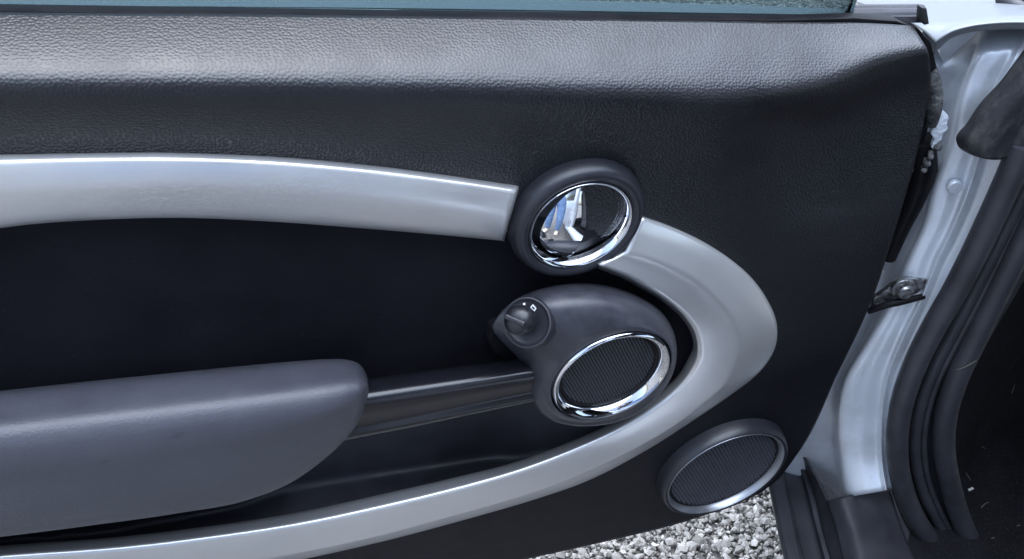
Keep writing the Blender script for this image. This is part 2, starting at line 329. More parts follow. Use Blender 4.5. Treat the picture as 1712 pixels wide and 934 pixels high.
# boundary of the dark insert; it runs hidden under the silver strips and the handle bezel
insert_poly = L_((-90, 318), (150, 310), (300, 308), (450, 314), (600, 326), (750, 340), (850, 356), (961, 365), (1040, 405), (1090, 425),
                 (1150, 455), (1195, 490), (1225, 530), (1238, 565), (1233, 603), (1212, 645), (1170, 678), (1110, 705), (1040, 742), (950, 785), (860, 815), (745, 850), (610, 882), (455, 915), (280, 938), (50, 962), (-90, 970))
def build_card():
    nu, nv = 260, 190
    T, B_, Rr = cr(belt, nu), cr(bottom, nu), cr(right, nv)
    Lf = np.stack([np.full(nv, -70.), np.linspace(19, 1125, nv)], 1)
    # concentrate rows near the top roll
    vv = np.linspace(0, 1, nv); uu = np.linspace(0, 1, nu)
    Tq = lambda a, u: np.stack([np.interp(u, uu, a[:, 0]), np.interp(u, uu, a[:, 1])], -1)
    G = np.zeros((nv, nu, 2))
    for j, v in enumerate(vv):
        G[j] = (1-v)*T+v*B_ + ((1-uu)[:, None]*Lf[j]+uu[:, None]*Rr[j]) - ((1-v)*((1-uu)[:, None]*T[0]+uu[:, None]*T[-1]) + v*((1-uu)[:, None]*B_[0]+uu[:, None]*B_[-1]))
    LEFT = np.array([-.36, 0, 0])
    D = card_depth(G[..., 0], G[..., 1])
    for k_ in range(34):                                      # soften the folds
        D[1:-1] = .25*D[:-2]+.5*D[1:-1]+.25*D[2:]
        if k_ < 14: D[:, 1:-1] = .25*D[:, :-2]+.5*D[:, 1:-1]+.25*D[:, 2:]
    g = unproj(np.dstack([G, D]), PY); g[:, 0] += LEFT; fl = G.reshape(-1, 2)
    hole = [inside(insert_poly, *p) for p in fl]
    o = grid('door_card', g, leather.m, door, keep=lambda q: not all(hole[i] for i in q)); 
    U = np.cumsum(np.r_[[np.zeros(nu)], np.linalg.norm(np.diff(g, axis=0), axis=2)], 0)          # arc length down each column
    uvv = np.stack([g[..., 0], U-U.mean(1, keepdims=True)*0], -1).reshape(-1, 2)
    lay = o.data.uv_layers.new(name='UVMap'); vi = np.empty(len(o.data.loops), np.int32); o.data.loops.foreach_get('vertex_index', vi)
    lay.data.foreach_set('uv', uvv[vi].astype(np.float32).ravel())
    m = o.modifiers.new('thickness', 'SOLIDIFY'); m.thickness = .004; m.offset = -1
build_card()
# ---- dark insert and storage pocket
L1 = L_((-90, 850), (300, 800), (450, 740), (600, 690), (750, 665), (880, 640), (960, 665), (1010, 690), (1300, 690))
L2 = L_((-90, 930), (200, 895), (400, 850), (440, 830), (480, 813), (600, 796), (700, 784), (790, 773), (840, 771), (870, 778), (920, 800), (1300, 800))
BI = L_((-90, 921), (25, 910), (190, 898), (345, 880), (495, 857), (643, 824), (760, 798), (865, 771), (960, 737), (1030, 704), (1085, 670), (1300, 560))
def build_insert():
    xs = np.arange(-90, 1260, 9.); ys = np.arange(296, 985, 6.)
    PXg, PYg = np.meshgrid(xs, ys)
    l1 = np.interp(PXg, L1[:, 0], L1[:, 1]); l2 = np.interp(PXg, L2[:, 0], L2[:, 1]); bi = np.interp(PXg, BI[:, 0], BI[:, 1])
    endf = 1-ss(800, 990, PXg)                                 # pocket closes towards the speaker pod
    deep = .008+.034*endf
    wall = .008+(deep-.008)*ss(0, 26, PYg-l1)
    t = np.clip((PYg-l2)/np.maximum(bi-l2, 6), 0, 1.3); D = np.where(PYg > l2, deep+(.014-deep)*t, wall)
    D = np.minimum(D, np.where(PYg > bi+4, .014, 1.))
    for _ in range(2): D[1:-1] = .25*D[:-2]+.5*D[1:-1]+.25*D[2:]; D[:, 1:-1] = .25*D[:, :-2]+.5*D[:, 1:-1]+.25*D[:, 2:]
    g = unproj(np.dstack([PXg, PYg, D]), PY); g[:, 0, 0] -= .36; fl = np.stack([PXg.ravel(), PYg.ravel()], 1); l1f = l1.ravel()
    ins = [inside(insert_poly, *p) for p in fl]
    grid('insert_panel', g, insert_m.m, door, keep=lambda q: any(ins[i] for i in q) and fl[q[0], 1] < l1f[q[0]]+6)
    grid('storage_pocket', g, pocket_m.m, door, keep=lambda q: any(ins[i] for i in q) and fl[q[0], 1] >= l1f[q[0]]+6)
build_insert()
# ---- upper silver strip
tA = L_((-80, 259), (0, 258), (100, 256), (300, 255), (450, 261), (600, 274), (750, 293), (864, 310))
bA = L_((-80, 390), (0, 381), (60, 374), (150, 368), (300, 364), (450, 370), (600, 381), (720, 391), (838, 402))
def strip(name, A, B, prof, mat, end=(5, 1), n=110, label=None, start=None):
    a, b = cr(A, n), cr(B, n); rows = []
    for t, dp in prof:
        p = a*(1-t)+b*t; d = np.full(n, dp); rows.append(np.c_[p, d])
    g = np.array(rows)
    def cap(col, dxy, k):                      # rounded end
        c = col.copy(); c[:, :2] += np.array(dxy)*k; c[:, 2] = c[:, 2]+(.012-c[:, 2])*(0 if k < .1 else (.12 if k < .5 else (.4 if k < .95 else 1))); return c
    if end is not None: g = np.concatenate([g, np.stack([cap(g[:, -1], end, .45), cap(g[:, -1], end, .9), cap(g[:, -1], end, 1.)], 1)], 1)
    g = unproj(g, PY); g[:, 0, 0] -= .36
    o = grid(name, g, mat, door)
    if label: o['label'] = label
    return o
profA = [(-.012, .008), (0, .0), (.02, -.0055), (.06, -.010), (.10, -.0122), (.16, -.0132), (.3, -.0140), (.42, -.0146), (.5, -.0146), (.58, -.0141), (.7, -.0128), (.85, -.0106), (.95, -.0082), (.99, -.0055), (1.0, .0), (.985, .014)]
strip('trim_strip', tA, bA, profA, scuffed.m, label='straight silver strip left of the door handle, scuffed')
# small silver tab between the strip and the bezel
slab('trim_tab', [PY(846, 372, -.001), PY(852, 360, -.001), PY(862, 384, -.001), PY(849, 389, -.001)], (0, .008, 0), silver.m, door, .0005)
# ---- curved silver strip: outer edge, crease, ridge, inner edge at matching stations
ST = [((1075, 361), (1048, 422), (1003, 443), (996, 447)), ((1120, 377), (1090, 433), (1046, 460), (1040, 465)), ((1170, 400), (1125, 447), (1079, 479), (1072, 483)),
      ((1215, 428), (1160, 467), (1111, 499), (1103, 501)), ((1255, 462), (1195, 498), (1142, 525), (1133, 525)), ((1283, 500), (1222, 530), (1161, 553), (1152, 550)),
      ((1299, 540), (1235, 567), (1167, 580), (1159, 575)), ((1296, 582), (1231, 600), (1163, 607), (1151, 598)), ((1270, 622), (1212, 640), (1140, 641), (1129, 632)),
      ((1222, 660), (1178, 672), (1105, 673), (1085, 668)), ((1160, 702), (1125, 712), (1050, 709), (1030, 702)), ((1085, 750), (1055, 752), (975, 745), (960, 735)),
      ((991, 800), (960, 796), (880, 782), (865, 771)), ((900, 833), (870, 829), (780, 812), (760, 798)), ((780, 868), (755, 862), (660, 842), (643, 825)),
      ((640, 905), (620, 898), (510, 874), (495, 857)), ((480, 940), (465, 930), (360, 897), (345, 880)), ((300, 968), (290, 956), (200, 916), (190, 898)),
      ((60, 995), (55, 980), (30, 928), (25, 910)), ((-80, 1005), (-80, 990), (-80, 937), (-80, 919))]
def build_curve_strip():
    n = 150; st = np.array(ST, float)
    key = [cr(st[:, k], n, ts=np.arange(len(st))) for k in range(4)]; out, crs, rid, inn = key
    s = np.linspace(0, 1, n)
    def row(p, d): return np.c_[p, np.broadcast_to(d, n)]
    low = ss(.40, .60, s); rd = -.0180*(1-ss(.10, .32, s)) - .0128*ss(.10, .32, s)*(1-low)-.0162*low; md = -.0146*(1-low)-.0170*low
    rows = [row(out+(out-crs)*.02, .010), row(out, .001), row(out*.96+crs*.04, -.0032), row(out*.88+crs*.12, -.0052),
            row(out*.5+crs*.5, -.0100), row(out*.10+crs*.90, -.0150), row(out*.03+crs*.97, -.0157), row(crs*.97+rid*.03, -.0158), row(crs*.88+rid*.12, -.0156-.0006*low), row(crs*.5+rid*.5, md), row(crs*.14+rid*.86, rd-.0008),
            row(rid, rd), row(rid*.75+inn*.25, rd*.75), row(rid*.3+inn*.7, rd*.2), row(inn, .003), row(inn+(rid-inn)*.12, .022)]
    g = np.array(rows)
    c0 = g[:, 0].copy(); nxt = g[:, 1]
    def cap(k, d):
        c = c0.copy(); c[:, :2] += np.array((-7, -5))*k; c[:, 2] = c[:, 2]+(.012-c[:, 2])*d; return c
    g = np.concatenate([np.stack([cap(1., 1.), cap(.95, .45), cap(.55, .12)], 1), g], 1)
    g = unproj(g, PY); g[:, -1, 0] -= .36
    o = grid('trim_strip', g, silver.m, door); o['label'] = 'curved silver strip sweeping round the speaker pod'
build_curve_strip()

# ---- door handle: bezel > chrome ring, cup, lever
AX = np.array([0, -1., 0])
hc = PY(961.5, 360.5, 0.0)
def rad(cx, cy, ex, ey, y): return np.linalg.norm(PY(ex, ey, y)-PY(cx, cy, y))
cup_m = M('smooth_cup_plastic', (.009, .009, .012), .5, spec=.3); cup_m.rough(cup_m.ramp(cup_m.noise(30, 4), [(.3, g3(.45)), (.7, g3(.6))]))
bz = lathe('handle_bezel', hc, AX, [(.0555, -.006), (.0555, .003), (.0548, .007), (.0528, .0115), (.0500, .0145), (.0470, .0150), (.0440, .0138), (.0424, .0122), (.0424, -.006)], soft.m, door, sharp=50)
ring_prof = [(.0424, .010), (.0423, .0132), (.0417, .0142), (.0408, .0140), (.0396, .0126), (.0378, .0088), (.0364, .004), (.0356, -.002), (.0350, -.006), (.0424, -.006)]
lathe('chrome_ring', hc, AX, ring_prof, chrome.m, bz, sharp=40, closed=True)
lathe('handle_cup', hc, AX, [(.0352, -.004), (.0348, -.010), (.031, -.020), (.022, -.026), (.011, -.028), (0.0001, -.0285)], cup_m.m, bz, sharp=60)
lev_px = L_((977, 314), (950, 322), (925, 340), (907, 365), (901, 382), (903, 403), (914, 416), (930, 425.5), (955.6, 428.5), (963, 412), (970, 394), (975, 372), (977.5, 350), (978, 330))
def build_lever():
    y0 = -.0045
    cx_ = PY(941, 374, y0)
    def tilt(px, py):                                          # the free edge stands proud for the fingers
        q = PY(px, py, y0)
        for _ in range(4): q = PY(px, py, y0-.24*(q[0]-cx_[0])+.05*(q[2]-cx_[2]))
        return q
    P = np.array([tilt(px, py) for px, py in cr(np.vstack([lev_px, lev_px[:1]]), 73)[:-1]]); c = np.array(cx_); rings = [1, .985, .95, .88, .78, .66, .52, .38, .24, .1]
    g = []
    for k in rings:
        q = c+(P-c)*k; h = .0066*(1-((q[:, 0]-c[0])/.030)**2-((q[:, 2]-c[2])/.031)**2); q = q.copy(); q[:, 1] -= h; g.append(q)
    back = g[0].copy(); P = back.copy(); back[:, 1] += .0022; g = [c+(back-c)*.93+np.array([0, .010, 0]), c+(back-c)*.975, c+(P-c)*.996+np.array([0, .0005, 0])]+g
    g = np.array(g); v = list(g.reshape(-1, 3)); v.append(c-np.array([0, .0066, 0])); n = 72
    f = gridfaces(len(g), n, True); k = len(v)-1; b = (len(g)-1)*n; f += [(k, b+i, b+(i+1) % n) for i in range(n)]
    o = mesh('handle_lever', v, f, chrome.m, bz, True, 50)
    bm = bmesh.new(); bm.from_mesh(o.data); bmesh.ops.recalc_face_normals(bm, faces=bm.faces); bm.to_mesh(o.data); bm.free()
build_lever()

# ---- speaker pod with tweeter and mirror switch
pod_px = L_((822, 545), (834, 526), (858, 503), (890, 487), (935, 475), (985, 473), (1035, 482), (1080, 501), (1110, 525), (1127, 555), (1132, 590), (1124, 627), (1103, 660), (1070, 688), (1030, 706), (990, 712), (955, 711), (926, 704), (905, 691), (891, 676), (882, 653), (878, 626), (866, 599), (850, 582), (836, 567), (824, 552))
TC = (1022.7, 629.6); TY = -.052          # tweeter ring centre and depth
TR = .0525
def build_pod():
    n = 120; c = np.array((1000, 612.))
    pp = cr(np.vstack([pod_px, pod_px[:1]]), 600)[:-1]
    an = np.arctan2(pp[:, 1]-c[1], pp[:, 0]-c[0]); th = np.linspace(-np.pi, np.pi, n, endpoint=False)
    o_ = np.argsort(an); an, pr = an[o_], pp[o_]
    out = np.stack([np.interp(th, an, pr[:, 0], period=2*np.pi), np.interp(th, an, pr[:, 1], period=2*np.pi)], 1)
    tc = PY(*TC, TY)
    rp = np.array([tc+TR*1.045*np.array([math.cos(t), 0, -math.sin(t)]) for t in np.linspace(0, 2*np.pi, 720, endpoint=False)])
    def proj(p):
        q = p-CAM; r = _X*q[0]+_N*q[1]-_V*q[2]; return np.array((856+FPX*r[0]/r[2], 467+FPX*r[1]/r[2]))
    rq = np.array([proj(p) for p in rp]); ra = np.arctan2(rq[:, 1]-c[1], rq[:, 0]-c[0]); s_ = np.argsort(ra)
    inn = np.stack([np.interp(th, ra[s_], rq[s_, 0], period=2*np.pi), np.interp(th, ra[s_], rq[s_, 1], period=2*np.pi)], 1)
    rowsd = [(-.0, .014), (0., -.002), (.02, -.012), (.08, -.024), (.2, -.0365), (.4, -.046), (.62, -.0515), (.82, -.0545), (.94, -.0555), (.985, -.0545), (1.0, -.0515), (1.0, -.044)]
    wing = np.exp(-((np.angle(np.exp(1j*(th-math.radians(-160))))/.42)**2))    # thin wing that carries the switch
    low = ss(-.1, .9, np.sin(th))          # underside sits closer to the ring plane
    g = []
    for t, d in rowsd:
        dd = np.full(n, d)
        if 0 < t < 1: dd = dd*(1-wing*.25*(1-t))
        if t == 0 and d < 0: dd = dd-wing*.018-low*.03
        if t == 0.02: dd = dd-wing*.012-low*.027
        if t == .08: dd = dd-wing*.004-low*.019
        if t == .2: dd = dd-low*.010
        g.append(np.c_[out*(1-t)+inn*t, dd])
    return grid('speaker_pod', unproj(np.array(g), PY), pod_m.m, door, closed_u=True)
pod = build_pod()
tc = PY(*TC, TY)
k = TR
lathe('chrome_ring', tc, AX, [(k*1.03, -.008), (k*1.03, .000), (k*1.015, .0020), (k*.99, .0028), (k*.96, .0024), (k*.91, .0002), (k*.868, -.0030), (k*.855, -.0050), (k*.85, -.013), (k*1.03, -.013)], chrome.m, pod, sharp=40, closed=True)
def grille(name, centre, r, pitch, barw, ang, dish, mat, parent, cross=None, back=.004, h=.0016):
    """round speaker grille: thin parallel bars and finer cross bars over a dished plate, joined as one part"""
    V, F = [], []
    u = np.array([math.cos(ang), 0, math.sin(ang)]); w = np.array([-math.sin(ang), 0, math.cos(ang)]); c = np.array(centre)
    def dep(a, b): return dish*(1-(a*a+b*b)/(r*r))
    def bar(off, along, perp, bw, hh, lift):
        half = math.sqrt(max(r*r-off*off, 0))
        if half < r*.06: return
        m = 15; base = len(V); prof = [(-bw, 0), (-bw*.6, hh), (bw*.6, hh), (bw, 0)]
        for t in np.linspace(-half, half, m):
            for dx, dz in prof:
                p = c+along*t+perp*(off+dx); V.append(p+np.array([0, -(dz+lift)+dep(t, off), 0]))
        for i in range(m-1):
            for q in range(3): F.append((base+i*4+q, base+i*4+q+1, base+(i+1)*4+q+1, base+(i+1)*4+q))
    for off in np.arange(-r+pitch*.5, r, pitch): bar(off, u, w, barw, h, 0)
    if cross:
        for off in np.arange(-r+cross*.5, r, cross): bar(off, w, u, barw*.65, h*.75, -.0001)
    base = len(V); n = 48; ks = np.linspace(1.02, .02, 8)
    for kk in ks:
        for t in np.linspace(0, 2*np.pi, n, endpoint=False): V.append(c+np.array([math.cos(t)*r*kk, back*.35+dep(r*min(kk, 1), 0), math.sin(t)*r*kk]))
    F += [tuple(base+i for i in q) for q in gridfaces(8, n, True)]
    o = mesh(name, V, F, mat, parent, False); o['kind'] = 'stuff'; o.data.materials.append(insert_m.m)
    mi = np.zeros(len(F), np.int32); mi[-48*7:] = 1; o.data.polygons.foreach_set('material_index', mi); return o
gr_m = M('grille_plastic', (.06, .061, .075), .32); gr_m.rough(gr_m.ramp(gr_m.noise(60, 5), [(.3, g3(.3)), (.7, g3(.5))]))
gr_d = M('tweeter_grille_cloth', (.035, .035, .042), .42)
def pxang(cx, cy, dx, dy, y): 
    q = PY(cx+dx, cy+dy, y)-PY(cx, cy, y); return math.atan2(q[2], q[0])
lathe('grille_frame', tc, AX, [(k*.86, -.0065), (k*.82, -.0055), (k*.795, -.0075), (k*.79, -.02), (k*.86, -.02)], frame_m.m, pod, closed=True)
grille('speaker_grille', tc+np.array([0, .0085, 0]), k*.80, .0026, .00055, pxang(*TC, 10, 18, TY), .003, gr_d.m, pod, cross=.0026)
# mirror switch
sy = -.0405
sc_ = PY(882, 539, sy); kx = PY(866, 532, sy-.016); sax = kx-sc_; sax /= np.linalg.norm(sax)
sax = np.array([-.66, -.52, .58]); sax /= np.linalg.norm(sax)
lathe('switch_dial', sc_, sax, [(.0205, -.014), (.0205, .0008), (.0201, .0018), (.0190, .0020), (.0178, .0006), (.0160, -.0002), (.0001, -.0002)], soft.m, pod, sharp=40)
kc = PY(871, 535, sy-.005)
knob_o = lathe('switch_knob', kc, sax, [(.0112, -.006), (.0116, .003), (.0115, .0062), (.0104, .0092), (.0080, .0112), (.0045, .0122), (.0001, .0125)], knob_m.m, pod, n=48, sharp=50)
# grip bar across the knob
_k = PY(868, 533.5, sy-.0125)
a1 = PY(893, 540, sy-.012)-PY(868, 533.5, sy-.0125); a1 -= sax*(a1@sax); a1 /= np.linalg.norm(a1); a2 = np.cross(sax, a1)
box_axes('grip_ridge', kc+sax*.0120, a1*.0088, a2*.0021, sax*.0024, knob_m.m, pod, .0013)
def on_dial(px, py, lift=.0016):
    c = ray(px, py); p0 = sc_+sax*(lift-.0014); return CAM+c*((p0-CAM)@sax)/(c@sax)
def stroke(name, pts, wd, mat, parent):
    p = [on_dial(*q) for q in pts]; V, F = [], []
    for a, b in zip(p[:-1], p[1:]):
        d = b-a; d /= np.linalg.norm(d); s = np.cross(sax, d)*wd/2; i = len(V); a2_, b2_ = a-d*wd*.3, b+d*wd*.3
        V += [a2_-s, a2_+s, b2_+s, b2_-s]; V += [q+sax*.0003 for q in V[-4:]]
        F += [(i, i+1, i+2, i+3), (i+4, i+5, i+6, i+7), (i, i+1, i+5, i+4), (i+1, i+2, i+6, i+5), (i+2, i+3, i+7, i+6), (i+3, i, i+4, i+7)]
    return mesh(name, V, F, mat, parent, False)
stroke('mirror_symbol', [(891, 509.5), (896, 515.5), (893, 519.5), (887.5, 514), (891, 509.5)], .0009, white.m, pod)
stroke('mirror_symbol', [(892, 519.5), (890, 523.5)], .0012, white.m, pod)
for q in ((876.5, 508), (895, 536.5)):
    lathe('switch_dot', on_dial(*q), sax, [(.0010, -.0002), (.0010, .0003), (.0001, .0004)], white.m, pod, n=16)
# dark foot of the pod seen under the wing
slab('pod_foot', [PY(*q, -.004) for q in ((822, 552), (835, 545), (870, 575), (890, 600), (880, 612), (850, 606), (826, 590), (817, 572))], (0, .02, 0), frame_m.m, pod, .002)

# ---- armrest and pull bar
def closed_rows(name, rows, mat, nu=90, nv=44, capend=None):
    """closed solid: rows run round the section, first row repeats"""
    g = np.array([cr(r, nu) for r in rows]); g = unproj(g, PY)
    if name == 'armrest': g[:, 0, 0] -= .24
    ts = np.r_[0, np.cumsum(np.linalg.norm(np.diff(np.concatenate([g, g[:1]]), axis=0), axis=2).mean(1))]
    ex = np.concatenate([g[-2:], g, g[:3]]); m = len(rows)
    out = []
    for kx_ in range(nu):
        p = ex[:, kx_]; tt = np.r_[ts[-3]-ts[-1], ts[-2]-ts[-1], ts, ts[-1]+ts[1:3]]
        q = np.linspace(0, ts[-1], nv, endpoint=False); mm = np.gradient(p, tt, axis=0)
        i = np.clip(np.searchsorted(tt, q, 'right')-1, 0, len(p)-2); h = tt[i+1]-tt[i]; t = ((q-tt[i])/h)[:, None]; h = h[:, None]
        out.append((2*t**3-3*t**2+1)*p[i]+(t**3-2*t**2+t)*h*mm[i]+(-2*t**3+3*t**2)*p[i+1]+(t**3-t**2)*h*mm[i+1])
    G = np.array(out)                        # nu, nv
    f = gridfaces(nu, nv, True); f += [tuple(range(nv)), tuple((nu-1)*nv+i for i in range(nv))[::-1]]
    o = mesh(name, G.reshape(-1, 3), f, mat, door, True)
    bm = bmesh.new(); bm.from_mesh(o.data); bmesh.ops.recalc_face_normals(bm, faces=bm.faces); bm.to_mesh(o.data); bm.free()
    o.data.polygons.foreach_set('use_smooth', [True]*len(o.data.polygons)); return o
def armrest():
    xs = ['top', 'ridge', 'mid', 'bot']
    # stations from left to the rounded nose: top edge, shoulder, lower face, bottom edge
    S = [((-80, 661), (-80, 752), (-80, 830), (-80, 905)), ((0, 653), (0, 742), (0, 820), (0, 896)), ((150, 637), (150, 724), (155, 802), (150, 877)),
         ((300, 622), (300, 705), (310, 782), (300, 856)), ((420, 610), (420, 688), (428, 755), (405, 837)), ((500, 603), (505, 674), (508, 730), (485, 806)),
         ((550, 600), (558, 662), (558, 706), (535, 772)), ((580, 601), (590, 652), (590, 686), (573, 738)), ((600, 608), (606, 645), (606, 668), (597, 708)), ((613, 628), (614, 642), (614, 655), (611, 680)), ((616, 646), (616.3, 648), (616.4, 651), (616, 656))]
    S = np.array(S, float); n = len(S); e = np.linspace(0, 1, n); pr = np.array([1, 1, 1, 1, 1, .99, .95, .88, .80, .70, .66])
    d0 = .062*pr
    rows = [np.c_[S[:, 0], -.002-.010*(1-pr)*3], np.c_[S[:, 0]*.93+S[:, 1]*.07+np.array([0, -1.5]), -d0*.22], np.c_[S[:, 0]*.62+S[:, 1]*.38, -d0*.58], np.c_[S[:, 0]*.25+S[:, 1]*.75, -d0*.88], np.c_[S[:, 1], -d0*.985], np.c_[S[:, 1]*.72+S[:, 2]*.28, -d0*1.03], np.c_[S[:, 2], -d0*1.01],
            np.c_[S[:, 2]*.35+S[:, 3]*.65, -d0*.95], np.c_[S[:, 2]*.06+S[:, 3]*.94, -d0*.86], np.c_[S[:, 3], -d0*.72], np.c_[S[:, 3]*.8+S[:, 0]*.2, -d0*.35], np.c_[S[:, 3]*.4+S[:, 0]*.6, .004+0*d0]]
    return closed_rows('armrest', rows, arm_m.m, 130, 64)
armrest()
def pull_bar():
    T = L_((540, 643), (618, 632.5), (700, 621), (790, 609), (872, 598), (905, 594)); B_ = L_((530, 744), (582, 733), (680, 714), (780, 693), (886, 671), (920, 664))
    a = lambda t: T*(1-t)+B_*t
    rows = [np.c_[a(0), np.full(6, -.010)], np.c_[a(.05), np.full(6, -.020)], np.c_[a(.14), np.full(6, -.0275)], np.c_[a(.24), np.full(6, -.0338)], np.c_[a(.36), np.full(6, -.0388)], np.c_[a(.55), np.full(6, -.0405)], np.c_[a(.72), np.full(6, -.0388)], np.c_[a(.86), np.full(6, -.0384)], np.c_[a(.965), np.full(6, -.0408)], np.c_[a(1.), np.full(6, -.0395)], np.c_[a(.8), np.full(6, -.008)], np.c_[a(.3), np.full(6, -.002)]]
    return closed_rows('pull_bar', rows, bar_m.m, 40, 48)
pull_bar()

# ---- lower door speaker
sc0 = PY(1204, 775, 0.0); sr = .077
sp = lathe('door_speaker', sc0, AX, [(sr*1.015, -.006), (sr*1.01, .003), (sr*.995, .010), (sr*.975, .0150), (sr*.955, .0168), (sr*.93, .0165), (sr*.925, .014), (sr*.925, -.004)], soft.m, door, sharp=40)
lathe('speaker_ring', sc0, AX, [(sr*.928, .010), (sr*.928, .0150), (sr*.915, .0166), (sr*.905, .0165), (sr*.885, .0140), (sr*.865, .0100), (sr*.858, .004), (sr*.928, .004)], dimring.m, sp, sharp=40, closed=True)
lathe('grille_frame', sc0, AX, [(sr*.88, .0085), (sr*.83, .0095), (sr*.805, .0082), (sr*.80, .000), (sr*.88, .000)], frame_m.m, sp, closed=True)
grille('speaker_grille', sc0-np.array([0, .0072, 0]), sr*.82, .0037, .00080, pxang(1215, 790, 10, 17, 0), .004, gr_m.m, sp, cross=.0036, h=.0030)

# ---- door shell, belt seals, window glass
shell_px = L_((-80, 20), (700, 27), (1050, 31), (1300, 34), (1430, 30), (1500, 35), (1537, 48), (1557, 72), (1566, 108), (1561, 170), (1550, 225), (1533, 262), (1510, 345), (1482, 432), (1464, 482), (1436, 549), (1398, 628), (1347, 737), (1305, 797), (1260, 822), (1160, 862), (880, 930), (-80, 1120))
slab('door_shell', [PY(*q, .047)-np.array([.36*(q[0] < -60), 0, 0]) for q in shell_px], (0, .010, 0), frame_m.m, door, .0015)
skin_px = [(-80, 60), (700, 66), (1300, 74), (1490, 78), (1520, 120), (1500, 250), (1450, 420), (1400, 540), (1310, 730), (1270, 790), (1150, 840), (880, 905), (-80, 1090)]
slab('outer_skin', [PY(*q, .0585)-np.array([.36*(q[0] < -60), 0, 0]) for q in skin_px], (0, .07, 0), fender_m.m, door, .004)
def px_bar(name, a, b, ya, yb, mat, parent, n=40, dz=0.0):
    """ribbon solid between px polylines a (top) and b (bottom)"""
    A = np.c_[cr(a, n), np.full(n, ya)]; B2 = np.c_[cr(b, n), np.full(n, yb)]; A = unproj(A, PY); B2 = unproj(B2, PY)
    if a[0][0] < -60: A[0, 0] -= .36; B2[0, 0] -= .36
    dy = np.array([0, .006, -.002])
    g = np.array([A+dy, A, B2, B2+dy]); f = gridfaces(4, n, False, True); f += [tuple(i*n for i in range(4)), tuple(i*n+n-1 for i in range(4))[::-1]]
    o = mesh(name, g.reshape(-1, 3), f, mat, parent, True, 30)
    bm = bmesh.new(); bm.from_mesh(o.data); bmesh.ops.recalc_face_normals(bm, faces=bm.faces); bm.to_mesh(o.data); bm.free(); return o
px_bar('belt_seal', L_((-80, 13), (0, 14), (350, 16.5), (700, 20), (1050, 25), (1300, 30), (1480, 37)), L_((-80, 21), (0, 22), (350, 25), (700, 29), (1050, 34), (1300, 38), (1520, 43)), .052, .046, frame_m.m, door)
px_bar('outer_seal', L_((-80, 9), (0, 10.5), (350, 13), (700, 16), (1050, 21), (1410, 26.5)), L_((-80, 12), (0, 13), (350, 15.5), (700, 18.5), (1050, 23.5), (1420, 29)), .072, .070, frame_m.m, door)
# glass
glm = bpy.data.materials.new('tinted_window_glass'); glm.use_nodes = True; nt = glm.node_tree; nt.nodes.remove(nt.nodes['Principled BSDF'])
tr = nt.nodes.new('ShaderNodeBsdfTransparent'); tr.inputs[0].default_value = (.46, .55, .57, 1); gl = nt.nodes.new('ShaderNodeBsdfGlossy'); gl.inputs['Roughness'].default_value = .02
fr = nt.nodes.new('ShaderNodeFresnel'); fr.inputs[0].default_value = 1.5; mx = nt.nodes.new('ShaderNodeMixShader')
nt.links.new(fr.outputs[0], mx.inputs[0]); nt.links.new(tr.outputs[0], mx.inputs[1]); nt.links.new(gl.outputs[0], mx.inputs[2]); nt.links.new(mx.outputs[0], nt.nodes['Material Output'].inputs[0])
def glass():
    bl, br_ = PY(-90, 14, .062)-np.array([.34, 0, 0]), PY(1424, 30, .062); n = np.array([0, 1, 0.])*.004
    tl, tr_ = bl+np.array([0, .015, .10]), br_+np.array([-.004, .015, .10])
    v = [bl, br_, tr_, tl]; v += [q+n for q in v]
    mesh('window_glass', v, [(0, 1, 2, 3), (7, 6, 5, 4), (0, 4, 5, 1), (1, 5, 6, 2), (2, 6, 7, 3), (3, 7, 4, 0)], glm, door, False)
glass()
# ribbed rubber block at the front end of the belt line
for i, (a, b, c, d) in enumerate(((9, 8, 13.5, 12.5), (15, 14, 19.5, 18.5), (21, 20, 26, 25.5), (27.5, 27, 37, 38))):
    px_bar('belt_end_rib', L_((1424, a), (1545-i*2, b)), L_((1424, c), (1548-i*2, d)), .075-.006*i, .073-.006*i, rubber.m if i != 2 else soft.m, door, 6)
slab('belt_end_cap', [PY(*q, .05) for q in ((1540, 12), (1550, 14), (1554, 40), (1546, 42), (1538, 36))], (0, .006, 0), dusty.m, door, .001)

# ================================================================== CAR BODY
car = thing('parked_car', (0, 0, 0), 'silver car with bare door jamb, black rubber seal and dark footwell right of open door', 'car')
def JG(name, rows, mat, nu=60, nv=40, thick=.0015, **k): return grid(name, rows_grid(rows, nu, nv, PJ), mat, car, thick=thick, **k)
def jr(pts, s):                             # polyline with jamb offset (scalar or list)
    p = np.asarray(pts, float); return np.c_[p, np.broadcast_to(s, len(p))]
